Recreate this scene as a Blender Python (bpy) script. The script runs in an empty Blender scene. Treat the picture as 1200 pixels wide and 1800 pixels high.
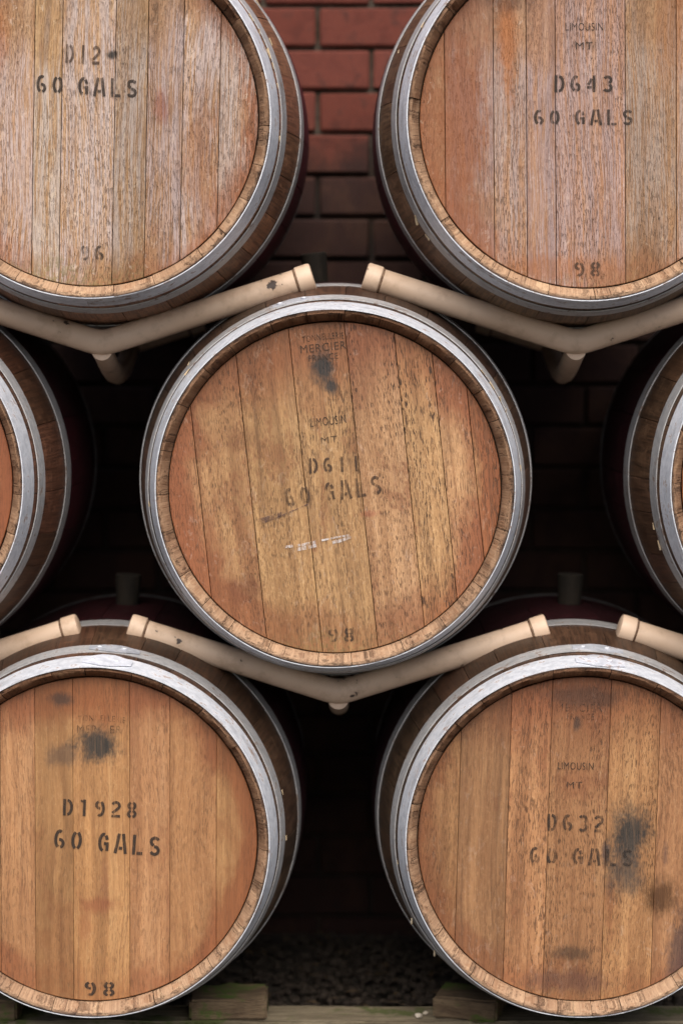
import bpy, bmesh, math, random
from mathutils import Vector, Matrix
R = math.radians
SC = bpy.context.scene
COL = SC.collection

# ------------------------------------------------------------------ camera
Z0 = 1.09                                    # height of the middle row of barrels
cd = bpy.data.cameras.new('camera'); cam = bpy.data.objects.new('camera', cd); COL.objects.link(cam)
cam.location = (0.03, -4.0, Z0 + 0.26)
cam.rotation_euler = (R(90 - 4.2947), 0, R(0.2776))
cd.sensor_fit = 'VERTICAL'; cd.sensor_height = 36; cd.sensor_width = 24; cd.lens = 82.56
cd.clip_end = 200; cd.clip_start = 0.1
cd.dof.use_dof = True; cd.dof.focus_distance = 4.03; cd.dof.aperture_fstop = 1.8
SC.camera = cam
SC.render.resolution_x = 682; SC.render.resolution_y = 1024

# ------------------------------------------------------------------ sky and sun (bright overcast, high and in front)
ELEV, AZ = 53, 176
w = bpy.data.worlds.new('World'); SC.world = w; w.use_nodes = True
wn = w.node_tree.nodes; bg = wn['Background']
sky = wn.new('ShaderNodeTexSky'); sky.sky_type = 'NISHITA'; sky.sun_disc = False
sky.sun_elevation = R(ELEV); sky.sun_rotation = R(AZ); sky.air_density = 1.0; sky.dust_density = 4.0; sky.ozone_density = 1.0
w.node_tree.links.new(sky.outputs[0], bg.inputs[0]); bg.inputs[1].default_value = 0.05
sl = bpy.data.lights.new('sun', 'SUN'); sun = bpy.data.objects.new('sun', sl); COL.objects.link(sun)
sl.energy = 1.5; sl.angle = R(60); sl.color = (1, .95, .87)
sd = Vector((math.sin(R(AZ)) * math.cos(R(ELEV)), math.cos(R(AZ)) * math.cos(R(ELEV)), math.sin(R(ELEV))))
sun.rotation_euler = sd.to_track_quat('Z', 'Y').to_euler(); sun.location = sd * 8
vs = SC.view_settings; vs.view_transform = 'Standard'; vs.look = 'None'; vs.gamma = 1; vs.use_curve_mapping = False
vs.exposure = 1.5
SC.cycles.max_bounces = 4; SC.cycles.diffuse_bounces = 2; SC.cycles.glossy_bounces = 2; SC.cycles.transparent_max_bounces = 6

# ------------------------------------------------------------------ node helpers
class NT:
    def __init__(s, name):
        s.m = bpy.data.materials.new(name); s.m.use_nodes = True
        s.t = s.m.node_tree; s.t.nodes.clear()
        s.out = s.t.nodes.new('ShaderNodeOutputMaterial')
    def set(s, sock, v):
        if hasattr(v, 'is_linked') or isinstance(v, bpy.types.NodeSocket): s.t.links.new(v, sock)
        elif isinstance(v, tuple) and len(v) == 3 and sock.type == 'RGBA': sock.default_value = (*v, 1)
        else: sock.default_value = v
    def n(s, ty, ins=(), **kw):
        nd = s.t.nodes.new('ShaderNode' + ty)
        for k, v in kw.items(): setattr(nd, k, v)
        for k, v in (ins.items() if isinstance(ins, dict) else enumerate(ins)):
            if v is not None: s.set(nd.inputs[k], v)
        return nd
    def math(s, op, a, b=None, c=None, clamp=False):
        return s.n('Math', (a, b, c), operation=op, use_clamp=clamp).outputs[0]
    def mul(s, a, b): return s.math('MULTIPLY', a, b)
    def add(s, a, b): return s.math('ADD', a, b)
    def mix(s, f, a, b, bt='MIX'):
        nd = s.n('Mix', data_type='RGBA', blend_type=bt)
        s.set(nd.inputs[0], f); s.set(nd.inputs[6], a); s.set(nd.inputs[7], b); return nd.outputs[2]
    def map(s, v, sc, loc=(0, 0, 0)):
        return s.n('Mapping', {0: v, 1: loc, 3: sc}).outputs[0]
    def noise(s, v, sc=1, det=3, ro=.55, di=0):
        return s.n('TexNoise', {'Vector': v, 'Scale': sc, 'Detail': det, 'Roughness': ro, 'Distortion': di}).outputs[0]
    def step(s, v, a, b):
        return s.n('MapRange', {0: v, 1: a, 2: b, 3: 0., 4: 1.}, interpolation_type='SMOOTHSTEP').outputs[0]
    def obj(s): return s.n('TexCoord').outputs['Object']
    def xyz(s, v): return s.n('SeparateXYZ', (v,)).outputs
    def info(s): return s.n('ObjectInfo').outputs
    def bump(s, h, st, dist):
        return s.n('Bump', {'Strength': st, 'Distance': dist, 'Height': h}).outputs[0]
    def bsdf(s, col, rough=.6, metal=0., normal=None, spec=.5, alpha=None):
        b = s.n('BsdfPrincipled', {'Base Color': col, 'Roughness': rough, 'Metallic': metal, 'Specular IOR Level': spec})
        if normal: s.set(b.inputs['Normal'], normal)
        if alpha is not None: s.set(b.inputs['Alpha'], alpha)
        s.t.links.new(b.outputs[0], s.out.inputs[0]); return s.m

# ------------------------------------------------------------------ materials
def head_mat(name, p):
    """weathered oak head: vertical grain, open pores, wine-red stain, grey weathering with painted sheen, iron stains of a given place and size"""
    s = NT(name); o = s.obj(); inf = s.info(); rnd = inf['Random']; tint = inf['Color']
    x, y, z = s.xyz(o)
    off = s.n('CombineXYZ', (s.mul(rnd, 3.1), s.mul(rnd, 7.7), s.mul(rnd, 5.3))).outputs[0]
    q = s.n('VectorMath', (o, off), operation='ADD').outputs[0]
    # grain drifts a little sideways so the lines are not ruled
    wv = s.n('CombineXYZ', (s.mul(s.math('SUBTRACT', s.noise(s.map(q, (5, 1, 3)), 1, 2), .5), .035), 0., 0.)).outputs[0]
    g = s.n('VectorMath', (q, wv), operation='ADD').outputs[0]
    fine = s.noise(s.map(g, (500, 40, 11)), 1, 3, .65)
    med = s.noise(s.map(g, (95, 20, 3.2)), 1, 4, .6)
    lowp = s.noise(s.map(q, (11, 4, 6)), 1, 5, .62, .5)
    low2 = s.noise(s.map(o, (5, 3, 4)), 1, 6, .65, .6)
    fleck = s.noise(s.map(q, (170, 60, 120)), 1, 4, .7)
    col = s.mix(s.step(med, .35, .66), p['a'], p['b'])
    col = s.mix(s.mul(s.step(fleck, .5, .7), p.get('fleck', .45)), col, p['light'])
    broad = s.noise(s.map(q, (34, 6, 1.6)), 1, 4, .6)
    col = s.mix(s.mul(s.step(broad, .5, .66), .5), col, tuple(k * .62 for k in p['b']))
    col = s.mix(s.mul(s.step(broad, .46, .32), .45), col, p['light'])
    # stain: patches plus the ring that soaks in from the croze
    r = s.math('DIVIDE', s.math('SQRT', s.add(s.mul(x, x), s.mul(z, z))), .286)
    rr = s.add(r, s.mul(s.math('SUBTRACT', low2, .5), .75))
    lat = s.math('DIVIDE', s.math('ABSOLUTE', x), .286)
    ring = s.mul(s.step(rr, p.get('r0', .8), p.get('r1', 1.0)), s.math('MULTIPLY_ADD', lat, .6, .45))
    patch = s.mul(s.step(s.add(lowp, s.mul(s.math('SUBTRACT', fleck, .5), .35)), p.get('p0', .54), p.get('p1', .64)), p.get('ps', .6))
    topz = s.mul(s.step(s.add(z, s.mul(s.math('SUBTRACT', low2, .5), .22)), p.get('t0', .12), p.get('t1', .26)), p.get('top', .7))
    st = s.math('MAXIMUM', s.math('MAXIMUM', s.mul(ring, p.get('ring', .9)), patch), topz, clamp=True)
    redc = s.mix(s.step(fine, .3, .7), p['red'], p['red2'])
    col = s.mix(st, col, redc)
    # grey weathering and painted sky sheen, in streaks
    if p.get('grey', 0):
        zone = s.step(s.add(s.noise(s.map(o, (6, 2, 2.4)), 1, 4, .6), s.mul(s.math('SUBTRACT', .75, r), .35)), .42, .58)
        strk = s.step(s.add(fine, s.mul(s.math('SUBTRACT', med, .5), .6)), .36, .62)
        col = s.mix(s.mul(s.mul(zone, strk), p['grey']), col, p.get('greyc', (.40, .34, .33)))
    if p.get('scuff', 0):        # torn, lifted fibre that dries pale
        sc = s.mul(s.step(s.add(s.noise(s.map(q, (75, 20, 42)), 1, 4, .7, .8), s.mul(s.math('SUBTRACT', low2, .5), .35)), .60, .66), p['scuff'])
        col = s.mix(s.mul(sc, s.math('MULTIPLY_ADD', s.step(fine, .3, .7), .6, .4)), col, (.62, .53, .46))
    # open pores: short dark vertical dashes
    pz = s.noise(s.map(g, (640, 30, 74)), 1, 2, .55)
    amt = s.step(s.noise(s.map(q, (26, 5, 5)), 1, 3, .6), .36, .66)
    r2 = s.math('FRACT', s.mul(rnd, 7.13))
    pore = s.mul(s.mul(s.step(pz, .54, .60), s.math('MULTIPLY_ADD', r2, .55, p.get('pmin', .5))), s.math('MULTIPLY_ADD', amt, .6, .42))
    col = s.mix(s.mul(pore, p.get('pore', .6)), col, p.get('porec', (.045, .024, .014)))
    col = s.mix(s.mul(s.step(fine, .54, .36), .32), col, p.get('line', (.16, .085, .045)))
    # moss and dirt that gather along the lower edge
    mo = s.mul(s.step(s.add(s.math('MULTIPLY', z, -1.), s.mul(s.math('SUBTRACT', low2, .5), .14)), .235, .285), p.get('moss', .5))
    col = s.mix(s.mul(mo, s.step(fleck, .4, .6)), col, (.20, .17, .07))
    # spots
    sn = s.add(s.mul(s.math('SUBTRACT', s.noise(s.map(o, (50, 10, 30)), 1, 5, .65), .5), 1.6), s.mul(s.math('SUBTRACT', s.noise(s.map(o, (230, 10, 130)), 1, 3, .65), .5), .9))
    for i, (sx, sz, rx, rz, stg, c) in enumerate(p.get('stains', ())):
        dx = s.math('DIVIDE', s.math('SUBTRACT', x, sx), rx); dz = s.math('DIVIDE', s.math('SUBTRACT', z, sz), rz)
        d = s.math('SQRT', s.add(s.mul(dx, dx), s.mul(dz, dz)))
        d = s.add(d, sn)
        f = s.mul(s.step(d, 1.42, .35), stg)
        f = s.mul(f, s.math('MULTIPLY_ADD', s.step(fine, .3, .6), .15, .85))
        col = s.mix(f, col, c)
    lng = s.noise(s.map(g, (330, 20, 2.2)), 1, 3, .65)                # long grain lines, more of them on some boards
    col = s.mix(s.mul(s.step(lng, .56, .64), s.math('MULTIPLY_ADD', rnd, .4, .05)), col, (.11, .058, .032))
    con = s.n('MapRange', {0: s.add(s.mul(fine, .45), s.add(s.mul(med, .35), s.mul(lowp, .2))), 1: .36, 2: .64, 3: 1.16, 4: .76}).outputs[0]
    gn = p.get('gain', (.9, .8, .66))
    col = s.mix(1., col, s.n('CombineXYZ', (s.mul(con, gn[0]), s.mul(con, gn[1]), s.mul(con, gn[2]))).outputs[0], 'MULTIPLY')
    col = s.mix(1., col, tint, 'MULTIPLY')
    h = s.add(s.add(s.mul(fine, .55), s.mul(pore, -.9)), s.add(s.mul(fleck, .25), s.mul(med, .35)))
    nrm = s.bump(h, p.get('bump', .55), .0012)
    rough = s.math('MULTIPLY_ADD', fleck, .3, p.get('rough', .38))
    return s.bsdf(col, rough, 0., nrm, .5)

def chime_mat():
    s = NT('oak_end_grain'); o = s.obj(); inf = s.info(); rnd = inf['Random']
    x, y, z = s.xyz(o)
    ro = s.math('SQRT', s.add(s.mul(x, x), s.mul(z, z))); u = s.mul(s.math('ARCTAN2', x, z), .3)
    q = s.n('CombineXYZ', (s.add(u, s.mul(rnd, 3.)), s.add(ro, s.mul(y, .5)), s.mul(rnd, 9.))).outputs[0]
    ray = s.noise(s.map(q, (380, 160, 1)), 1, 4, .65)                  # fine saw and ray lines across the stave end
    ringn = s.noise(s.map(q, (45, 420, 1)), 1, 3, .6)                # year rings along it
    big = s.noise(s.map(q, (24, 60, 1)), 1, 5, .7, .5)
    cw = s.noise(s.map(q, (150, 34, 1)), 1, 3, .6, .5)
    cr = s.mul(s.step(s.math('ABSOLUTE', s.math('SUBTRACT', cw, .5)), .016, .0), s.step(big, .52, .62))
    flake = s.step(s.noise(s.map(q, (40, 110, 1), (4, 2, 0)), 1, 5, .75), .54, .66)
    col = s.mix(s.step(ray, .32, .68), (.27, .185, .125), (.38, .27, .185))
    col = s.mix(s.mul(s.step(ringn, .5, .66), .45), col, (.22, .115, .06))
    col = s.mix(s.mul(s.step(big, .52, .68), .7), col, (.15, .085, .055))
    col = s.mix(s.mul(s.step(big, .42, .30), .5), col, (.56, .44, .30))
    col = s.mix(s.mul(flake, .55), col, (.12, .075, .05))
    col = s.mix(s.mul(cr, .75), col, (.035, .02, .014))
    edge = s.step(s.add(ro, s.mul(s.math('SUBTRACT', big, .5), .010)), .3005, .3045)     # dirt against the hoop
    col = s.mix(s.mul(edge, .65), col, (.045, .035, .035))
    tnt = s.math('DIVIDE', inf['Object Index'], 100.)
    col = s.mix(1., col, s.mix(tnt, (.50, .35, .27), (1.14, 1.03, .93)), 'MULTIPLY')  # upper stave ends painted darker, lower ones lighter, as light falls on the bevel
    h = s.add(s.add(s.mul(ray, .3), s.mul(ringn, .4)), s.add(s.mul(big, 1.3), s.add(s.mul(cr, -1.0), s.mul(flake, -.9))))
    return s.bsdf(col, .75, 0., s.bump(h, .9, .003), .3)

def stave_mat():
    s = NT('oak_stave_outside'); o = s.obj(); inf = s.info()
    x, y, z = s.xyz(o)
    u = s.mul(s.math('ARCTAN2', x, z), .34)
    q = s.n('CombineXYZ', (u, s.add(y, s.mul(inf['Random'], 3.)), s.mul(inf['Random'], 5.))).outputs[0]
    g = s.noise(s.map(q, (300, 9, 1)), 1, 4, .6)
    m = s.noise(s.map(q, (45, 18, 1)), 1, 5, .65, .4)
    scr = s.noise(s.map(q, (14, 420, 1)), 1, 3, .6)                                  # sander and saw marks run round the barrel
    col = s.mix(s.step(g, .35, .65), (.060, .040, .029), (.125, .083, .060))
    col = s.mix(s.mul(s.step(m, .5, .66), .6), col, (.18, .12, .085))
    col = s.mix(s.mul(s.mul(s.step(scr, .56, .68), s.step(m, .4, .6)), .6), col, (.30, .235, .18))
    col = s.mix(s.mul(s.step(m, .42, .3), .5), col, (.05, .034, .025))
    col = s.mix(1., col, inf['Color'], 'MULTIPLY')
    d = s.math('ABSOLUTE', s.math('SUBTRACT', y, .475))
    paint = s.step(s.add(d, s.mul(s.math('SUBTRACT', m, .5), .012)), .214, .208)     # the wine-red band round the middle
    red = s.mix(s.step(m, .4, .65), (.030, .003, .010), (.048, .006, .016))
    red = s.mix(1., red, inf['Color'], 'MULTIPLY')
    col = s.mix(paint, col, red)
    h = s.add(s.mul(g, .6), s.add(s.mul(m, .6), s.mul(scr, .35)))
    rough = s.math('MULTIPLY_ADD', m, .35, .34)
    return s.bsdf(col, rough, 0., s.bump(h, .5, .0015), .5)

def hoop_mat():
    s = NT('galvanised_steel'); o = s.obj(); inf = s.info()
    x, y, z = s.xyz(o)
    u = s.mul(s.math('ARCTAN2', x, z), .34)
    q = s.n('CombineXYZ', (u, y, s.mul(inf['Random'], 7.))).outputs[0]
    a = s.noise(s.map(q, (60, 90, 1)), 1, 5, .65); b = s.noise(s.map(q, (9, 30, 1)), 1, 4, .6); c = s.noise(s.map(q, (500, 500, 1)), 1, 2)
    scr = s.noise(s.map(q, (10, 700, 1)), 1, 3, .6)
    col = s.mix(s.step(a, .3, .7), (.60, .62, .68), (.82, .84, .90))
    col = s.mix(s.mul(s.step(b, .52, .7), .45), col, (.30, .29, .30))
    rust = s.mul(s.step(s.add(a, s.mul(b, .5)), .80, .95), .75)
    col = s.mix(rust, col, (.22, .12, .07))
    col = s.mix(1., col, inf['Color'], 'MULTIPLY')
    rough = s.add(s.math('MULTIPLY_ADD', a, .2, .38), s.mul(rust, .35))
    met = s.math('SUBTRACT', .38, s.mul(rust, .35))
    return s.bsdf(col, rough, met, s.bump(s.add(s.mul(a, .5), s.add(s.mul(b, .8), s.mul(scr, .25))), .25, .002), .5)

def paint_mat(name, col, wear, seed=0., rough=.7):
    """worn print: the grain of the wood shows through where paint has gone"""
    s = NT(name); o = s.obj(); v = s.map(o, (1, 1, 1), (seed, seed * 2, seed * 3))
    f = s.noise(s.map(v, (420, 40, 22)), 1, 3, .6); m = s.noise(s.map(v, (70, 10, 45)), 1, 4, .65)
    t = s.add(s.mul(f, .55), s.mul(m, .6))
    a = s.mul(s.step(t, wear + .16, wear - .12), .85)
    return s.bsdf(col, rough, 0., None, .3, a)

def pipe_mat():
    s = NT('beige_paint'); inf = s.info(); o = s.n('VectorMath', (s.obj(), s.n('CombineXYZ', (s.mul(inf['Random'], 7.), s.mul(inf['Random'], 4.), 0.)).outputs[0]), operation='ADD').outputs[0]
    a = s.noise(o, 26, 5, .65); b = s.noise(s.map(o, (60, 60, 60)), 1, 4, .6); c = s.noise(o, 7, 3)
    chip = s.mul(s.step(s.add(a, s.mul(b, .35)), .855, .875), 1.)
    col = s.mix(s.step(c, .3, .7), (.62, .445, .315), (.70, .52, .385))
    col = s.mix(s.mul(s.step(a, .48, .68), .35), col, (.33, .21, .13))
    col = s.mix(chip, col, (.055, .035, .028))
    return s.bsdf(col, s.math('MULTIPLY_ADD', b, .3, .36), 0., s.bump(s.add(s.mul(b, .3), s.mul(chip, -1.)), .35, .001), .5)

def grime_shade(s, col):
    '''black algae low on the wall plus painted shade behind the barrels, ragged top edge'''
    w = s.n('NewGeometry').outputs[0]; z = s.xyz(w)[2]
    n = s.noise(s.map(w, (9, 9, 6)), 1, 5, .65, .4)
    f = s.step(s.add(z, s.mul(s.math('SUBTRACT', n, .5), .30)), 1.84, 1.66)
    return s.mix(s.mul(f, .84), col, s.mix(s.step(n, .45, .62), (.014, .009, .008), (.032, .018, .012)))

def brick_mat():
    s = NT('red_brick'); o = s.obj(); inf = s.info(); rnd = inf['Random']
    off = s.n('CombineXYZ', (s.mul(rnd, 13.), s.mul(rnd, 9.), s.mul(rnd, 5.))).outputs[0]
    q = s.n('VectorMath', (o, off), operation='ADD').outputs[0]
    a = s.noise(q, 22, 5, .65, .4); b = s.noise(q, 160, 3, .6)
    col = s.mix(s.step(a, .3, .7), (.085, .020, .013), (.14, .034, .021))
    col = s.mix(s.mul(s.step(rnd, .3, 1.), .5), col, (.15, .042, .03))
    col = s.mix(s.mul(s.step(a, .52, .68), .75), col, (.05, .018, .014))
    col = s.mix(s.mul(s.step(b, .58, .7), .4), col, (.05, .02, .016))
    col = grime_shade(s, col)
    return s.bsdf(col, .85, 0., s.bump(s.add(a, s.mul(b, .6)), .5, .004), .3)

def simple(name, c1, c2, sc=(30, 30, 30), rough=.85, bump=.5, dist=.003, c3=None, spec=.3, dirt=False):
    s = NT(name); o = s.obj(); inf = s.info(); rnd = inf['Random']
    off = s.n('CombineXYZ', (s.mul(rnd, 13.), s.mul(rnd, 9.), s.mul(rnd, 5.))).outputs[0]
    q = s.n('VectorMath', (o, off), operation='ADD').outputs[0]
    a = s.noise(s.map(q, sc), 1, 5, .65, .3); b = s.noise(s.map(q, tuple(k * 6 for k in sc)), 1, 3, .6)
    col = s.mix(s.step(a, .32, .68), c1, c2)
    col = s.mix(s.mul(s.step(b, .5, .68), .45), col, tuple(k * .35 for k in c1))
    if c3: col = s.mix(s.step(s.noise(s.map(q, (9, 9, 14)), 1, 5, .7, .4), .5, .62), col, c3)
    if dirt: col = grime_shade(s, col)  # lower mortar: algae with painted shade
    return s.bsdf(col, rough, 0., s.bump(s.add(a, s.mul(b, .5)), bump, dist), spec)

IRON = (.022, .026, .030)
P0 = dict(a=(.40, .235, .115), b=(.30, .16, .075), light=(.62, .44, .25), red=(.25, .088, .036), red2=(.31, .125, .055))
HP = {
 'TL': dict(P0, scuff=.75, gain=(0.98, 0.9, 0.84), a=(.40, .25, .13), b=(.30, .175, .09), light=(.54, .40, .26), grey=.95, greyc=(.52, .455, .455), ring=.95, r0=.80, r1=1.0, patch=.3, ps=.4, p0=.58, p1=.66, top=.0, moss=.7, bump=1.0, rough=.34, fleck=.6,
            stains=((.035, .106, .010, .007, .95, (.012, .010, .008)), (-.16, .13, .02, .06, .55, (.36, .13, .03)), (.185, -.07, .03, .12, .45, (.26, .10, .035)), (.12, .02, .012, .03, .6, (.25, .07, .04)))),
 'TR': dict(P0, scuff=.45, gain=(0.97, 0.88, 0.82), a=(.37, .215, .12), b=(.28, .15, .08), light=(.50, .34, .21), grey=.8, greyc=(.44, .37, .365), ring=.85, r0=.80, r1=1.0, ps=.35, p0=.58, p1=.66, top=.55, t0=.17, t1=.30, moss=.25, bump=.85, rough=.36,
            stains=((-.215, .0, .045, .20, .85, (.26, .095, .035)), (-.135, .14, .016, .10, .8, (.38, .14, .035)), (-.13, .21, .05, .03, .6, (.07, .035, .02)), (.14, .15, .03, .10, .55, (.30, .12, .035)), (.006, .124, .012, .010, .45, (.07, .04, .025)), (-.05, -.25, .12, .02, .5, (.34, .15, .06)))),
 'C': dict(P0, pmin=.75, scuff=.25, gain=(1.04, 0.925, 0.83), a=(.49, .32, .165), b=(.39, .235, .115), red=(.20, .072, .030), red2=(.29, .115, .052), light=(.66, .47, .27), fleck=.6, ring=1.0, r0=.72, r1=.92, ps=.5, p0=.55, p1=.62, top=.9, t0=.09, t1=.24, moss=.4, pore=.9,
            stains=((.0, .209, .020, .032, .97, IRON), (.013, .175, .010, .013, .95, IRON), (-.145, .10, .03, .02, .4, (.16, .07, .03)), (-.17, -.16, .03, .025, .6, (.16, .06, .03)), (.055, -.05, .02, .006, .5, (.30, .09, .05)))),
 'BL': dict(P0, gain=(1.04, 0.91, 0.82), gap=.0002, a=(.41, .24, .115), b=(.345, .19, .088), light=(.52, .345, .185), red=(.19, .065, .026), red2=(.28, .105, .045), ring=.9, r0=.80, r1=.95, ps=.35, p0=.56, p1=.66, top=.85, t0=.17, t1=.24, moss=.1, pore=.55, bump=.4,
            stains=((.008, .168, .038, .030, .96, IRON), (-.05, .148, .032, .02, .6, (.06, .05, .05)), (-.055, .245, .02, .012, .7, IRON), (.01, -.115, .03, .014, .55, (.24, .085, .045)), (-.015, -.15, .012, .03, .4, (.26, .10, .05)), (.02, -.08, .008, .05, .35, (.20, .08, .05)))),
 'BR': dict(P0, scuff=.2, gain=(1.0, 0.88, 0.8), gap=.0003, a=(.385, .22, .11), b=(.31, .165, .08), light=(.50, .32, .17), red=(.17, .062, .028), red2=(.26, .10, .045), ring=.8, r0=.82, r1=1.0, ps=.5, p0=.55, p1=.64, top=.9, t0=.11, t1=.26, moss=.15, pore=.7,
            stains=((.082, .013, .034, .055, .96, IRON), (.074, -.053, .032, .045, .85, (.05, .045, .045)), (.04, -.023, .008, .022, .8, (.04, .035, .045)), (-.015, .203, .008, .013, .7, IRON), (.14, -.096, .028, .034, .92, (.07, .032, .010)), (.145, -.02, .005, .022, .6, (.08, .05, .05)), (-.015, -.20, .04, .014, .7, (.05, .035, .025)), (-.01, -.25, .08, .02, .6, (.10, .05, .045)), (.174, -.2, .022, .075, .75, (.06, .045, .05)), (-.01, .10, .04, .03, .4, (.22, .08, .04)), (.0, .25, .07, .02, .7, (.06, .035, .025)))),
}
HP['ML'] = dict(HP['BL'], stains=(), a=(.36, .18, .07), red=(.26, .09, .03), ring=1.)
HP['MR'] = dict(HP['C'], stains=())
M_HEAD = {k: head_mat('oak_head_' + k.lower(), v) for k, v in HP.items()}
M_CHIME, M_STAVE, M_HOOP, M_PIPE, M_BRICK = chime_mat(), stave_mat(), hoop_mat(), pipe_mat(), brick_mat()
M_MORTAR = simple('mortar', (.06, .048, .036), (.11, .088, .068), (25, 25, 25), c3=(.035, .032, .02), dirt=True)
M_DARKWOOD = simple('dark_wood', (.07, .045, .03), (.14, .09, .055), (40, 40, 40))
M_BUNG = simple('bung_wood', (.010, .008, .006), (.022, .016, .011), (60, 60, 14))
M_TIMBER = simple('weathered_timber', (.12, .095, .062), (.22, .18, .12), (6, 70, 50), bump=.8, c3=(.08, .09, .03))
M_MOSSY = simple('mossy_timber', (.075, .048, .028), (.14, .098, .058), (12, 60, 50), bump=.9, c3=(.055, .085, .014))
M_GROUND = simple('dirt', (.03, .025, .02), (.07, .058, .046), (20, 20, 20), bump=1., dist=.01)
M_STONE = simple('gravel', (.022, .016, .012), (.06, .045, .034), (50, 50, 50))
M_SPLINT = simple('splinter', (.42, .31, .19), (.6, .47, .31), (80, 80, 80))
M_CHIPSTONE = simple('pale_stone', (.42, .36, .28), (.55, .48, .4), (60, 60, 60))
M_RUST = simple('rusty_seam', (.10, .05, .03), (.30, .19, .12), (60, 60, 60))
M_RESIN = simple('resin', (.45, .36, .24), (.6, .5, .36), (60, 60, 60), rough=.35)

# ------------------------------------------------------------------ object helpers
def mesh_of(name, verts, faces, mats, smooth=None, fmat=None):
    me = bpy.data.meshes.new(name); me.from_pydata(verts, [], faces); me.update()
    for m in mats: me.materials.append(m)
    if fmat: me.polygons.foreach_set('material_index', fmat)
    if smooth is not None:
        me.shade_smooth(); me.set_sharp_from_angle(angle=R(smooth))
    return me
def link(name, me, parent=None, loc=(0, 0, 0), rot=(0, 0, 0), color=None):
    o = bpy.data.objects.new(name, me); COL.objects.link(o)
    o.parent = parent; o.location = loc; o.rotation_euler = rot
    if color: o.color = (*color, 1)
    return o
def tag(o, label=None, cat=None, group=None, kind=None):
    if label: o['label'] = label
    if cat: o['category'] = cat
    if group: o['group'] = group
    if kind: o['kind'] = kind
    return o
def bm_mesh(name, bm, mats, smooth=None):
    me = bpy.data.meshes.new(name); bmesh.ops.recalc_face_normals(bm, faces=bm.faces); bm.to_mesh(me); bm.free()
    for m in mats: me.materials.append(m)
    if smooth is not None: me.shade_smooth(); me.set_sharp_from_angle(angle=R(smooth))
    return me

# ------------------------------------------------------------------ ground
gm = bmesh.new(); bmesh.ops.create_grid(gm, x_segments=60, y_segments=60, size=6)
rg = random.Random(3)
for v in gm.verts: v.co.z = rg.uniform(-.012, .004)
ground = link('ground', bm_mesh('ground', gm, [M_GROUND], 60), None, (0, 0, .055)); tag(ground, 'dark dirt and gravel ground beneath the barrels', kind='structure')

# ------------------------------------------------------------------ brick wall
WY = 1.03; CH = .0889; BL_ = .2286
bricks_m = []
for k in range(5):
    rb = random.Random(40 + k); bm = bmesh.new(); bmesh.ops.create_cube(bm, size=1)
    for v in bm.verts: v.co = Vector((v.co.x * (BL_ - .009), v.co.y * .10, v.co.z * (CH - .0095)))
    bmesh.ops.bevel(bm, geom=bm.edges[:], offset=.004, segments=1, affect='EDGES')
    for v in bm.verts: v.co += Vector((rb.uniform(-1, 1), rb.uniform(-1, 1), rb.uniform(-1, 1))) * .0012
    bricks_m.append(bm_mesh('brick', bm, [M_BRICK], 25))
mb = bmesh.new(); bmesh.ops.create_cube(mb, size=1)
for v in mb.verts: v.co = Vector((v.co.x * 5.2, v.co.y * .09 + .06, v.co.z * 3.3 + 1.65))
for i in range(1):
    pass
wall = link('brick_wall', bm_mesh('mortar', mb, [M_MORTAR]), None, (0, WY, 0))
tag(wall, 'red brick wall with pale mortar joints behind the stacked barrels', 'wall')
zj = Z0 + .9555
rest = bmesh.new(); rw = random.Random(9)
for row in range(-14, 24):
    zc = zj - CH * (row + .5)
    if zc < .02 or zc > 3.28: continue
    jx = -.045 if row % 2 == 0 else .069
    for c in range(-11, 12):
        xc = jx + BL_ * (c + .5)
        if abs(xc) > 2.5: continue
        dy = rw.uniform(-.0025, .0025)
        if abs(xc) < .72 and .05 < zc < 2.30:
            link('brick', rw.choice(bricks_m), wall, (xc, .05 + dy, zc), (rw.uniform(-.006, .006), 0, rw.uniform(-.006, .006)))
        else:
            n0 = len(rest.verts); rest.from_mesh(rw.choice(bricks_m)); rest.verts.ensure_lookup_table()
            for v in rest.verts[n0:]: v.co += Vector((xc, .05 + dy, zc))
tag(link('outer_bricks', bm_mesh('outer_bricks', rest, [M_BRICK], 25), wall), kind='stuff')

# ------------------------------------------------------------------ barrels
LEN, R0, RB = .95, .305, .362
def rad(d): t = abs(1 - d / (LEN / 2)); return RB - (RB - R0) * t ** 2.45
RH, HY = .2846, .026

def tube(verts, faces, path, r, n=20, cap=True):
    rings = []; base = len(verts); up = Vector((0, 1, 0))
    for i, p in enumerate(path):
        a = path[max(i - 1, 0)]; b = path[min(i + 1, len(path) - 1)]; t = (b - a).normalized()
        ref = up if abs(t.dot(up)) < .9 else Vector((1, 0, 0))
        u = t.cross(ref).normalized(); v = t.cross(u)
        rr = r[i] if isinstance(r, (list, tuple)) else r
        rings.append([len(verts) + k for k in range(n)])
        for k in range(n):
            an = 2 * math.pi * k / n; verts.append(tuple(p + (u * math.cos(an) + v * math.sin(an)) * rr))
    for A, B in zip(rings, rings[1:]):
        for k in range(n): faces.append((A[k], A[(k + 1) % n], B[(k + 1) % n], B[k]))
    if cap: faces.append(tuple(rings[0][::-1])); faces.append(tuple(rings[-1]))

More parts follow.
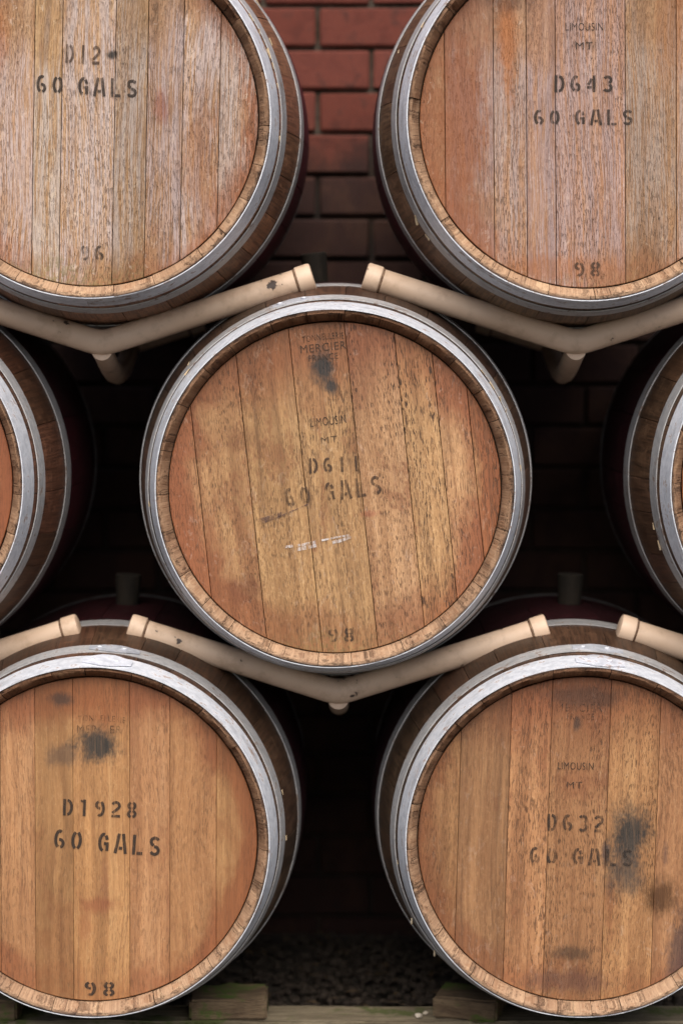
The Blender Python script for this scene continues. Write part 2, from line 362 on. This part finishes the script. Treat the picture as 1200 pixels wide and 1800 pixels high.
def head_boards(parent, key, cuts, rnd, mat):
    xs = [-RH * .9995] + list(cuts) + [RH * .9995]
    def outline(x0, x1, rr, y):
        pts = []; n = 10
        x0 = max(x0, -rr * .99999); x1 = min(x1, rr * .99999)
        f = lambda x: math.sqrt(max(rr * rr - x * x, 1e-10))
        def xi(t):       # equal steps in angle keep the rim round
            a0 = math.acos(max(-1, min(1, x0 / rr))); a1 = math.acos(max(-1, min(1, x1 / rr))); return rr * math.cos(a0 + (a1 - a0) * t)
        for k in range(n + 1): x = xi(k / n); pts.append((x, y, f(x)))
        for k in range(n + 1): x = xi(1 - k / n); pts.append((x, y, -f(x)))
        return pts
    for a, b in zip(xs, xs[1:]):
        g = HP[key].get('gap', .0005); dy = rnd.uniform(-.0004, .0004)
        a2 = a + g if a != xs[0] else a; b2 = b - g if b != xs[-1] else b
        L = [outline(a2, b2, RH, HY + .018), outline(a2, b2, RH, HY + .0008 + dy), outline(a2 + .0004, b2 - .0004, RH - .0012, HY + dy)]
        n = len(L[0]); V = L[0] + L[1] + L[2]
        F = [tuple(range(2 * n, 3 * n))[::-1], tuple(range(n))]
        for q in (0, 1):
            for k in range(n): F.append((q * n + k, (q + 1) * n + k, (q + 1) * n + (k + 1) % n, q * n + (k + 1) % n))
        me = mesh_of('head_board', V, F, [mat]); bm = bmesh.new(); bm.from_mesh(me); bmesh.ops.recalc_face_normals(bm, faces=bm.faces); bm.to_mesh(me); bm.free()
        t = rnd.uniform(.82, 1.12)
        link('head_board', me, parent, color=(t, t * rnd.uniform(.95, 1.02), t * rnd.uniform(.9, 1.03)))

def stave_mesh(a0, a1, rnd, chip):
    n = 12; prof = []
    ds = [0.0, .006, .02, .045, .08, .12, .17, .23, .3, .38, .475, .57, .65, .72, .78, .83, .87, .905, .93, .95]
    for d in ds: prof.append((d, rad(d), 0))
    prof += [(.95, R0 - .012, 1), (.92, R0 - .026, 1), (.90, rad(.9) - .027, 0), (.475, RB - .027, 0), (.06, rad(.06) - .030, 0)]
    prof += [(HY + .012, R0 - .0183, 1), (HY + .001, R0 - .0183, 1), (.019, R0 - .0168, 1), (.012, R0 - .0142, 1), (.005, R0 - .0100, 1), (.0005, R0 - .0055, 1)]
    m = len(prof); V = []; F = []; FM = []
    dr = rnd.uniform(-.0008, .0005); dy = rnd.uniform(-.0008, .0036); ph = rnd.uniform(0, 9)
    bites = [(rnd.uniform(0, 1), rnd.uniform(.04, .14), rnd.uniform(.0012, .0036) * chip) for _ in range(rnd.choice((0, 1, 2, 3)))]
    for i in range(n + 1):
        t = i / n; an = a0 + (a1 - a0) * t
        eb = .0006 if i in (0, n) else 0
        for j, (d, r, mt) in enumerate(prof):
            rr = r + dr; dd = d
            if j >= m - 5 or d < .003:
                w = math.sin(t * 7 + ph) * .0006 + rnd.uniform(-.0005, .0005)
                if d < .02: dd += dy + w * .6 + eb
                if j in (m - 3, m - 2, m - 4):
                    rr += w * 1.1 + eb * .2
                    for bt, bw, bd in bites: rr += bd * math.exp(-((t - bt) / bw) ** 2) * (1 if j == m - 3 else .5)
            V.append((math.sin(an) * rr, dd, math.cos(an) * rr))
    for i in range(n):
        for j in range(m):
            k = (j + 1) % m
            F.append((i * m + j, i * m + k, (i + 1) * m + k, (i + 1) * m + j)); FM.append(1 if (prof[j][2] and (prof[k][2] or k == 0)) or j == m - 1 or (prof[j][0] == .95 and prof[k][0] == .95) else 0)
    F.append(tuple(range(m))[::-1]); F.append(tuple(range(n * m, n * m + m))); FM += [0, 0]
    me = mesh_of('stave', V, F, [M_STAVE, M_CHIME], None, FM)
    bm = bmesh.new(); bm.from_mesh(me); bmesh.ops.recalc_face_normals(bm, faces=bm.faces); bm.to_mesh(me); bm.free()
    me.shade_smooth(); me.set_sharp_from_angle(angle=R(38))
    return me

def hoop_mesh(d0, d1, rnd, lift=.0006, a0=0., a1=2 * math.pi, th=.0017, taper=False, n=144):
    """steel band lying on the staves between d0 and d1 from the head"""
    full = a1 - a0 > 6.28; V = []; F = []
    ph = [rnd.uniform(0, 6.28) for _ in range(4)]
    cnt = n if full else max(8, int(n * (a1 - a0) / 6.283)); st = cnt if full else cnt + 1
    for i in range(st):
        t = i / cnt; an = a0 + (a1 - a0) * t
        wob = .0005 * math.sin(3 * an + ph[0]) + .0003 * math.sin(7 * an + ph[1]); wd = .0009 * math.sin(2 * an + ph[2])
        e0, e1 = d0, d1
        if taper:                                  # clipped corners at the free end of the lap
            k = min(1, min(t, 1 - t) * cnt / 3); q = (1 - k) * (d1 - d0) * .3; e0 += q; e1 -= q
        dm = (e0 + e1) / 2
        for (d, up) in ((e0, 0), (e0, 1), (dm, 1.12), (e1, 1), (e1, 0)):
            r = rad(d) + lift + th * up + wob; y = d + wd
            V.append((math.sin(an) * r, y, math.cos(an) * r))
    for i in range(cnt):
        a = i * 5; b = ((i + 1) % st) * 5
        for j in range(5): F.append((a + j, a + (j + 1) % 5, b + (j + 1) % 5, b + j))
    if not full: F.append((0, 1, 2, 3, 4)); F.append(tuple(cnt * 5 + k for k in (4, 3, 2, 1, 0)))
    me = mesh_of('hoop', V, F, [M_HOOP]); bm = bmesh.new(); bm.from_mesh(me); bmesh.ops.recalc_face_normals(bm, faces=bm.faces); bm.to_mesh(me); bm.free()
    me.shade_smooth(); me.set_sharp_from_angle(angle=R(35)); return me

rv = bmesh.new(); bmesh.ops.create_uvsphere(rv, u_segments=12, v_segments=8, radius=.0052)
for v in rv.verts: v.co.z *= .42
RIVET = bm_mesh('rivet', rv, [M_HOOP], 60)

# --- print: stencil glyphs as strokes, and brand letters
def E(cx, cy, rx, ry, a0, a1, n=9):
    return [(cx + rx * math.cos(R(a0 + (a1 - a0) * k / n)), cy + ry * math.sin(R(a0 + (a1 - a0) * k / n))) for k in range(n + 1)]
SIX = [E(.28, .5, .19, .41, 62, 252, 12), E(.28, .29, .19, .2, -72, 98)]
GL = {'D': [[(.09, 0), (.09, 1)], [(.25, .92)] + E(.25, .5, .22, .42, 78, -78, 12) + [(.25, .08)]],
      '0': [E(.28, .5, .19, .41, 106, 254, 10), E(.28, .5, .19, .41, -74, 74, 10)],
      '1': [[(.3, 0), (.3, 1)], [(.2, .95), (.13, .86)]],
      'I': [[(.28, 0), (.28, 1)]],
      '2': [E(.28, .70, .19, .21, 160, -35, 10) + [(.1, .26)], [(.05, .08), (.52, .08)]],
      '3': [E(.26, .72, .19, .19, 150, -62, 10), E(.26, .27, .2, .19, 62, -150, 10)],
      '4': [[(.40, 0), (.40, 1)], [(.28, .80), (.09, .44)], [(.03, .29), (.29, .29)]],
      '6': SIX, '9': [[(.56 - x, 1 - y) for x, y in l] for l in SIX],
      '8': [E(.28, .73, .17, .19, 104, 256), E(.28, .73, .17, .19, -76, 76), E(.28, .25, .19, .18, 104, 256), E(.28, .25, .19, .18, -76, 76)],
      'G': [E(.28, .5, .19, .41, 75, 265, 12), E(.28, .5, .19, .41, 20, 58, 4), [(.3, .44), (.47, .44), (.47, .08)]],
      'A': [[(.03, 0), (.19, 1)], [(.55, 0), (.39, 1)], [(.2, .27), (.38, .27)]],
      'L': [[(.1, 1), (.1, 0)], [(.25, .08), (.54, .08)]],
      'S': [E(.28, .72, .19, .19, 25, 255, 10), E(.28, .28, .2, .19, 100, -155, 10)]}
def ribbon(V, F, pts, hw):
    n0 = len(V); n = len(pts)
    for i, p in enumerate(pts):
        a = Vector(pts[max(i - 1, 0)]); b = Vector(pts[min(i + 1, n - 1)]); p = Vector(p)
        d1 = (p - a).normalized() if i else (b - p).normalized(); d2 = (b - p).normalized() if i < n - 1 else d1
        t = (d1 + d2).normalized(); nn = Vector((-t.y, t.x)); k = hw / max(.5, nn.dot(Vector((-d1.y, d1.x))))
        V.append(tuple(p + nn * k)); V.append(tuple(p - nn * k))
    for i in range(n - 1): F.append((n0 + 2 * i, n0 + 2 * i + 1, n0 + 2 * i + 3, n0 + 2 * i + 2))
def stencil(txt, width, height, hw=.078):
    V = []; F = []; x = 0; cut = []
    for ch in txt:
        if ch == ' ': x += .5; cut.append((len(V), len(F))); continue
        v0 = len(V)
        for l in GL[ch]: ribbon(V, F, l, hw)
        for i in range(v0, len(V)): V[i] = (V[i][0] + x, V[i][1])
        x += .86
    x0 = min(v[0] for v in V); x1 = max(v[0] for v in V)
    V = [((v[0] - (x0 + x1) / 2) / (x1 - x0) * width, (v[1] - .5) * height) for v in V]
    out = []; pv = pf = 0                            # one mesh for each word
    for cv, cf in cut + [(len(V), len(F))]:
        out.append((V[pv:cv], [tuple(k - pv for k in f) for f in F[pf:cf]])); pv, pf = cv, cf
    return out
def brand(txt, width, height, arc=0.):
    cu = bpy.data.curves.new('t', 'FONT'); cu.body = txt; cu.space_character = 1.12; cu.offset = -.004; cu.resolution_u = 4
    ob = bpy.data.objects.new('t', cu); COL.objects.link(ob)
    me = bpy.data.meshes.new_from_object(ob.evaluated_get(bpy.context.evaluated_depsgraph_get()))
    V = [v.co.copy() for v in me.vertices]; F = [tuple(p.vertices) for p in me.polygons]
    bpy.data.objects.remove(ob); bpy.data.curves.remove(cu); bpy.data.meshes.remove(me)
    xs = [v.x for v in V]; ys = [v.y for v in V]; cx = (min(xs) + max(xs)) / 2; cy = (min(ys) + max(ys)) / 2
    o = [((v.x - cx) / (max(xs) - min(xs)) * width, (v.y - cy) / (max(ys) - min(ys)) * height) for v in V]
    return [(x, y - arc * x * x) for x, y in o], F
INK = {}
def ink(col, wear, seed):
    k = (col, round(wear, 3), seed)
    if k not in INK: INK[k] = paint_mat('worn_print', col, wear, seed)
    return INK[k]
def put_print(head, name, V, F, x, z, ang, mat):
    a = R(-ang); ca, sa = math.cos(a), math.sin(a)
    VV = [(x + u * ca - v * sa, HY - .0013, z + u * sa + v * ca) for u, v in V]
    link(name, mesh_of(name, VV, [f[::-1] for f in F], [mat]), head)
BLACK, BROWN = (.035, .025, .02), (.065, .038, .025)

def splinter_mesh(seed):
    r = random.Random(seed); bm = bmesh.new(); bmesh.ops.create_cube(bm, size=1)
    for v in bm.verts:
        k = 1 if v.co.x < 0 else .25
        v.co = Vector((v.co.x * .012, v.co.y * .0025 * k, v.co.z * .0022 * k)) + Vector((r.uniform(-1, 1), r.uniform(-1, 1), r.uniform(-1, 1))) * .0007
    return bm_mesh('wood_splinter', bm, [M_SPLINT])
SPL = [splinter_mesh(i) for i in range(4)]

def barrel(key, x, z, roll, cuts, label, seed, stave_tint, chime_tint, laps, prints, bung_roll=None, splinters=(), dull=1., chip=1.):
    rnd = random.Random(seed)
    root = link('wine_barrel', None, None, (x, LEN / 2, Z0 + z - RB)); root.empty_display_size = .1
    tag(root, label, 'barrel', 'oak barrels stacked in three rows')
    loc = (0, -LEN / 2, RB); rot = (0, R(roll), 0)
    # head
    bm = bmesh.new(); bmesh.ops.create_cone(bm, cap_ends=True, segments=72, radius1=RH + .004, radius2=RH + .004, depth=.008, matrix=Matrix.Translation((0, HY + .026, 0)) @ Matrix.Rotation(R(90), 4, 'X'))
    head = link('head', bm_mesh('head', bm, [M_DARKWOOD], 40), root, loc, rot)
    head_boards(head, key, cuts, rnd, M_HEAD[key])
    for i, (kind, txt, px, pz, pw, ph, an, wear, col) in enumerate(prints):
        words = stencil(txt, pw, ph) if kind == 's' else [brand(txt, pw, ph, 1.6 if txt.startswith('TONN') else 0)]
        for V, F in words: put_print(head, 'stencil_marking' if kind == 's' else 'branded_marking', V, F, px, pz, an, ink(col, wear, seed + i))
    bm = bmesh.new(); bmesh.ops.create_cone(bm, cap_ends=True, segments=48, radius1=RH, radius2=RH, depth=.02, matrix=Matrix.Translation((0, LEN - .04, 0)) @ Matrix.Rotation(R(90), 4, 'X'))
    link('back_head', bm_mesh('back_head', bm, [M_DARKWOOD], 40), root, loc, rot)
    # staves
    ws = []
    while sum(ws) < 6.283 - .12: ws.append(rnd.uniform(.17, .36))
    k = 2 * math.pi / sum(ws); a = rnd.uniform(0, 1)
    for q in ws:
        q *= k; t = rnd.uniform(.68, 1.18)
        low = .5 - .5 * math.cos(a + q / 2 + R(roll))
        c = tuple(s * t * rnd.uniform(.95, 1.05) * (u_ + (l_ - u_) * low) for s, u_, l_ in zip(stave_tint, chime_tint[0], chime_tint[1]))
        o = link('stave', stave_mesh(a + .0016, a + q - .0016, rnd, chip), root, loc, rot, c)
        o.pass_index = int(100 * max(0, min(1.1, low * rnd.uniform(.7, 1.15) + rnd.uniform(-.05, .12))))  # carries the painted rim shading to the chime material
        a += q
    # hoops: two by the head, one at the quarter, the same behind
    for hi, (d0, d1) in enumerate(((.0012, .047), (.066, .098), (.228, .268), (.682, .722), (.852, .884), (.903, .9488))):
        t = rnd.uniform(.9, 1.05) * (1, .66 * dull, .6, .16, .3, .4)[hi]  # rear hoops darkened in colour to stand in for shade
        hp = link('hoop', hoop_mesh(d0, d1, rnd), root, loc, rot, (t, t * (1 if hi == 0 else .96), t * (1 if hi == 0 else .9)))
        if hi < 3 and laps[hi] is not None:
            la = R(laps[hi])
            link('hoop_lap', hoop_mesh(d0 + .001, d1 - .001, rnd, .0034, la, la + .27, .0016, True), hp, color=(t * 1.04, t * 1.04, t * 1.06))
            for da in (.055, .185):
                d = (d0 + d1) / 2; r = rad(d) + .0050; an = la + da
                link('rivet', RIVET, hp, (math.sin(an) * r, d, math.cos(an) * r), (0, an, 0))
    # bung
    br = R((bung_roll if bung_roll is not None else roll)); bm = bmesh.new()
    bmesh.ops.create_cone(bm, cap_ends=True, segments=20, radius1=.021, radius2=.025, depth=.075)
    bmesh.ops.bevel(bm, geom=[e for e in bm.edges if abs(e.verts[0].co.z - e.verts[1].co.z) < 1e-5], offset=.002, segments=1, affect='EDGES')
    link('bung', bm_mesh('bung', bm, [M_BUNG], 40), root, (math.sin(br) * (RB + .020), 0, RB + math.cos(br) * (RB + .020)), (0, br, 0))
    for i, (an, d, sc, tw) in enumerate(splinters):
        an = R(an); r = rad(d) + .004
        o = link('wood_splinter', SPL[i % 4], root, (math.sin(an) * r, d - LEN / 2, RB + math.cos(an) * r), (tw, an, tw * 1.3)); o.scale = (sc, sc, sc)
    return root

c6 = math.cos(R(6))
px = lambda l, k: [v / k for v in l]
barrel('TL', -.4157, .6295, 1.4, px([-225, -165, -100, -51, 43, 100, 163, 228], 1041), 'greyed oak barrel stencilled D12 at the top left, its left side cut off', 11,
       (2.1, 1.65, 1.45), ((.62, .44, .34), (.98, .92, .84)), (None, None, None),
       (('s', 'DI2', -.0138, .1058, .0586, .0312, 1.5, .64, BROWN), ('s', '60 GALS', -.0066, .0524, .1708, .0312, 1.5, .66, BLACK), ('s', '96', .0072, -.2284, .0391, .0264, 0, .58, BLACK)),
       splinters=((58, .046, 1.2, .4), (63, .047, .8, 1.2), (70, .05, 1.5, .1), (74, .049, .9, .7), (80, .048, .7, -.4), (66, .095, 1, .3), (96, .05, .8, .9), (52, .22, 1.3, .5)), dull=.9, chip=1.6)
barrel('TR', .4279, .6263, -.7, px([-252, -166, -108, -57, 66, 156, 225], 1041), 'oak barrel stencilled D643 at the top right with orange stains', 12,
       (1.6, 1.5, 1.35), ((.62, .44, .34), (.98, .92, .84)), (None, None, None),
       (('b', 'LIMOUSIN', -.0055, .1551, .0635, .0127, .7, .78, BLACK), ('b', 'MT', -.0057, .1232, .0283, .0117, .7, .78, BLACK), ('s', 'D643', -.0069, .0597, .0986, .0283, .7, .66, BLACK), ('s', '60 GALS', -.0076, .0033, .1679, .0264, .7, .62, BLACK), ('s', '98', -.002, -.253, .0449, .0254, .7, .6, BROWN)),
       splinters=((-60, .05, .9, .3), (-120, .096, 1.4, .8), (-126, .097, 1.1, .2), (-68, .15, .6, .8)), dull=.95, chip=1.6)
barrel('C', -.001, -.0014, -6.0, [v * c6 / 1030 for v in (-239, -149, -52, 47, 133, 196, 251)], 'oak barrel stencilled D611 in the centre of the stack', 13,
       (.95, .9, .86), ((.62, .44, .34), (.98, .92, .84)), (None, -14, None),
       (('b', 'TONNELLERIE', .0071, .2606, .0713, .0107, 0, .64, BROWN), ('b', 'MERCIER', .0057, .2427, .0781, .0137, 0, .76, BROWN), ('b', 'FRANCE', .0039, .2258, .0508, .0107, 0, .74, BROWN), ('b', 'LIMOUSIN', .0007, .1164, .0615, .0146, -.6, .72, BLACK), ('b', 'MT', -.0007, .0842, .0283, .0107, 0, .64, BLACK), ('s', 'D6II', .0016, .0407, .083, .0264, 3, .65, BROWN), ('s', '60 GALS', -.0037, -.0046, .166, .0332, -2, .575, BROWN), ('s', '98', -.0156, -.2534, .0439, .0244, 4, .60, BLACK)),
       splinters=((52, .05, .9, .5), (57, .048, 1.2, .2), (62, .05, 1, .9), (66, .049, .7, 1.4), (84, .047, .9, .3), (-52, .05, 1.1, .5), (-50, .09, .8, .9), (-95, .047, .8, .3)))
barrel('BL', -.4208, -.6141, .3, px([-225, -163, -102, -35, 65, 136, 218], 1018), 'oak barrel stencilled D1928 at the bottom left with a blue-black spot', 14,
       (.85, .82, .74), ((.62, .44, .34), (.98, .92, .84)), (-3, -2, None),
       (('b', 'TONNELLERIE', .016, .214, .082, .0107, 1.7, .52, BROWN), ('b', 'MERCIER', .0115, .1945, .0771, .0137, .7, .52, BROWN), ('s', 'D1928', .0122, .0557, .1279, .0293, 1.9, .66, BLACK), ('s', '60 GALS', .0249, -.0043, .1845, .0351, 3.9, .68, BLACK), ('s', '98', .0109, -.263, .0527, .0264, .7, .66, BLACK)),
       bung_roll=3, splinters=((78, .1, .8, .3), (92, .098, .7, .8)), chip=1.3)
br_root = barrel('BR', .4278, -.6132, 1.5, px([-219, -132, -61, 42, 130, 205], 1018), 'oak barrel stencilled D632 at the bottom right with a dark smear', 15,
       (.95, .92, .86), ((.62, .44, .34), (.98, .92, .84)), (-4, -4, None),
       (('b', 'MERCIER', -.0128, .2318, .0801, .0137, -.5, .53, BROWN), ('b', 'FRANCE', -.0103, .2164, .0469, .0107, -.5, .55, BROWN), ('b', 'LIMOUSIN', -.0157, .1296, .0615, .0127, -.5, .72, BLACK), ('b', 'MT', -.0166, .0961, .0264, .0117, -1.5, .64, BLACK), ('s', 'D632', -.0129, .0297, .0976, .0303, 0, .585, BLACK), ('s', '60 GALS', -.0005, -.0291, .1787, .0303, 0, .585, BLACK)),
       bung_roll=2.5, splinters=((-98, .05, .6, .3),))
barrel('ML', -.839, .008, 2, [-.2, -.1, -.02, .07, .16, .22], 'dark oak barrel at the left edge of the middle row', 16,
       (1.3, 1.0, .85), ((.62, .44, .34), (.98, .92, .84)), (None, None, None), ())
barrel('MR', .8786, .0086, -3, [-.2, -.11, -.03, .07, .16], 'oak barrel at the right edge of the middle row, only its rim showing', 17,
       (1.1, .95, .85), ((.62, .44, .34), (.98, .92, .84)), (None, None, None), (),
       splinters=((-104, .096, 1, .5), (-110, .097, 1.4, .2)), chip=2)

# chalk and pencil scratches on the central head
hc = [o for o in bpy.data.objects if o.name.startswith('head') and not o.name.startswith('head_board') and abs(o.parent.location.x + .001) < 1e-4][0]
CH_W = paint_mat('chalk', (.70, .66, .66), .54, 3.3); CH_D = paint_mat('pencil', (.12, .07, .06), .56, 5.1)
for pts, hw, mt, nm in ((((-.101, -.092), (-.07, -.091), (-.046, -.088)), .0022, CH_W, 'chalk_mark'), (((-.085, -.0985), (-.062, -.0965), (-.046, -.094)), .0032, CH_W, 'chalk_mark'),
                        (((-.036, -.087), (-.012, -.0845), (.012, -.083)), .0016, CH_W, 'chalk_mark'), (((-.018, -.0925), (-.004, -.091), (.015, -.086)), .0026, CH_W, 'chalk_mark'),
                        (((-.139, -.0475), (-.11, -.041), (-.08, -.031), (-.052, -.022)), .0013, CH_D, 'scratch_mark'), (((-.14, -.042), (-.125, -.0395), (-.098, -.034)), .0036, CH_D, 'scratch_mark')):
    V = []; F = []; ribbon(V, F, [(p[0] + .004, p[1]) for p in pts], hw); put_print(hc, nm, V, F, 0, 0, 0, mt)

# ------------------------------------------------------------------ barrel cradles of bent pipe
PR = .0225
def vee(y, arm=.372, drop=.118, cut=None):
    sl = math.atan2(drop, arm); rb = .075; t = rb * math.tan(sl)             # bend of radius rb at the foot of the V; lowest point of the bend at z = 0
    zs = -(rb / math.cos(sl) - rb)
    path = [Vector((-arm, y, zs + math.tan(sl) * arm))]
    for k in range(13):
        a = -sl + 2 * sl * k / 12; path.append(Vector((rb * math.sin(a), y, rb - rb * math.cos(a))))
    path.append(Vector((arm, y, zs + math.tan(sl) * arm)))
    if cut: path[0] = Vector((-cut, y, zs + math.tan(sl) * cut)); path[-1] = Vector((cut, y, zs + math.tan(sl) * cut))
    return path
def cradle(x, z, label):
    root = link('barrel_cradle', None, None, (x, .2, Z0 + z)); root.empty_display_size = .1
    tag(root, label, 'cradle', 'beige pipe cradles between the rows')
    for y in (0, .55):
        V = []; F = []; p = vee(y, cut=.14 if y else None); tube(V, F, p, PR, 24)
        bar = link('pipe_bar', mesh_of('pipe_bar', V, F, [M_PIPE], 40), root)
        for e, i in ((p[0], p[1]), (p[-1], p[-2])):
            d = (e - i).normalized(); V = []; F = []
            q = [e + d * k for k in (-.024, -.0225, 0, .0035, .005)]
            tube(V, F, q, [.0238, .0256, .0256, .0245, .021], 24)
            cap = link('end_cap', mesh_of('end_cap', V, F, [M_PIPE], 30), bar)
            V = []; F = []; tube(V, F, [e + d * k for k in (-.0275, -.0262, -.0238)], [.0226, .0237, .0234], 24)
            link('weld_seam', mesh_of('weld_seam', V, F, [M_RUST], 40), bar)
    V = []; F = []
    tube(V, F, [Vector(p) for p in ((0, .0, -.015), (0, .06, -.028), (0, .14, -.047), (0, .21, -.059), (0, .275, -.063), (0, .34, -.059), (0, .41, -.047), (0, .49, -.028), (0, .55, -.015))], .0185, 20)
    link('spar', mesh_of('spar', V, F, [M_PIPE], 50), root)
cradle(-.4175, 0.2489, 'beige pipe cradle under the top left barrel')
cradle(.4275, 0.2499, 'beige pipe cradle under the top right barrel')
cradle(.0040, -.3790, 'beige pipe cradle under the central barrel')
cradle(-.838, -.379, 'beige pipe cradle at the left edge, only its right end showing')
cradle(.884, -.379, 'beige pipe cradle at the right edge, only its left end showing')

# ------------------------------------------------------------------ timbers under the bottom row
def timber(name, sx, sy, sz, loc, rot, mat, label, cat, seed, group=None):
    r = random.Random(seed); bm = bmesh.new(); bmesh.ops.create_cube(bm, size=1)
    for v in bm.verts: v.co = Vector((v.co.x * sx, v.co.y * sy, (v.co.z + .5) * sz))
    bmesh.ops.subdivide_edges(bm, edges=[e for e in bm.edges if e.calc_length() > .06], cuts=5 if sx < .3 else 24, use_grid_fill=True)
    for v in bm.verts: v.co += Vector((r.uniform(-1, 1), r.uniform(-1, 1), r.uniform(-1, 1))) * .0013
    bmesh.ops.bevel(bm, geom=[e for e in bm.edges if len(e.link_faces) == 2 and e.calc_face_angle() > 1.2], offset=.004, segments=2, affect='EDGES')
    return tag(link(name, bm_mesh(name, bm, [mat], 50), None, loc, rot), label, cat, group)
BT = Z0 - .978
timber('timber_beam', 2.3, .10, .10, (0, .22, BT - .10), (0, 0, 0), M_TIMBER, 'weathered timber beam lying under the bottom barrels', 'beam', 1)
timber('timber_block', .140, .105, .038, (-.196, .223, BT + .001), (0, 0, R(1)), M_MOSSY, 'mossy timber block wedged against the bottom left barrel', 'block', 3, 'wedging blocks')
timber('timber_block', .118, .105, .040, (.245, .225, BT + .001), (0, 0, R(-14)), M_MOSSY, 'green timber block wedged against the bottom right barrel', 'block', 4, 'wedging blocks')
timber('timber_block', .13, .105, .038, (-.640, .220, BT + .001), (0, 0, R(-2)), M_MOSSY, 'brown timber block at the bottom left corner', 'block', 5, 'wedging blocks')
# chips of stone on the beam
def pebble(r, s):
    bm = bmesh.new(); bmesh.ops.create_icosphere(bm, subdivisions=1, radius=1)
    for v in bm.verts: v.co = Vector((v.co.x * s * r.uniform(.7, 1.3), v.co.y * s * r.uniform(.7, 1.2), v.co.z * s * .6 * r.uniform(.7, 1.2)))
    return bm
r = random.Random(21)
for i, (x, y, s, lb) in enumerate(((.150, .192, .009, 'larger pale stone chip lying on the timber beam'), (.163, .215, .006, 'smaller pale stone chip behind the larger one on the beam'))):
    tag(link('stone_chip', bm_mesh('stone_chip', pebble(r, s), [M_CHIPSTONE]), None, (x, y, BT + s * .5)), lb, 'stone', 'stone chips on the beam')
# gravel behind the beam
gv = bmesh.new(); protos = []
for k in range(6):
    b = pebble(r, 1.); me = bpy.data.meshes.new('p'); b.to_mesh(me); b.free(); protos.append(me)
V = []; F = []
for i in range(4200):
    pm = protos[i % 6]; s = r.uniform(.004, .012) * (1.4 if r.random() < .1 else 1); a = r.uniform(0, 6.28)
    x, y = r.uniform(-.8, .8), r.uniform(.1, .98); n0 = len(V); ca, sa = math.cos(a), math.sin(a); zz = r.uniform(.055, .068)
    for v in pm.vertices: V.append((x + (v.co.x * ca - v.co.y * sa) * s, y + (v.co.x * sa + v.co.y * ca) * s, zz + v.co.z * s))
    for p in pm.polygons: F.append(tuple(n0 + k for k in p.vertices))
gv.free()
tag(link('gravel', mesh_of('gravel', V, F, [M_STONE])), 'dark gravel on the ground under the barrels', 'gravel', kind='stuff')

# dead leaves among the gravel
V = []; F = []
for i in range(320):
    x, y, a, l = r.uniform(-.7, .7), r.uniform(.25, .95), r.uniform(0, 6.28), r.uniform(.005, .015); ca, sa = math.cos(a), math.sin(a); n0 = len(V); wv = l * r.uniform(.25, .45); t = r.uniform(-.3, .5)
    for u, v, h in ((-l, 0, 0), (-l * .3, wv, .4), (l * .5, wv * .8, .5), (l, 0, .1), (l * .5, -wv * .8, .4), (-l * .3, -wv, .5), (0, 0, 0)):
        V.append((x + u * ca - v * sa, y + u * sa + v * ca, .078 + h * wv + t * u * .3 + .004))
    for k in range(6): F.append((n0 + k, n0 + (k + 1) % 6, n0 + 6))
M_LEAF = simple('dead_leaf', (.04, .026, .015), (.09, .058, .03), (40, 40, 40))
tag(link('leaf_litter', mesh_of('leaf_litter', V, F, [M_LEAF])), 'dead leaves scattered over the dark gravel', 'leaves', kind='stuff')

# beads of resin hanging from the lower edge of a hoop
for an, rr, d in ((-117.4, .331, .08), (-129.6, .329, .08)):
    an = R(an); V = []; F = []; tube(V, F, [Vector((0, 0, -k)) for k in (0, .003, .007, .010, .0115)], [.0016, .0014, .0021, .0018, .0006], 10)
    link('resin_drip', mesh_of('resin_drip', V, F, [M_RESIN], 60), br_root, (math.sin(an) * rr, d - LEN / 2, RB + math.cos(an) * rr))
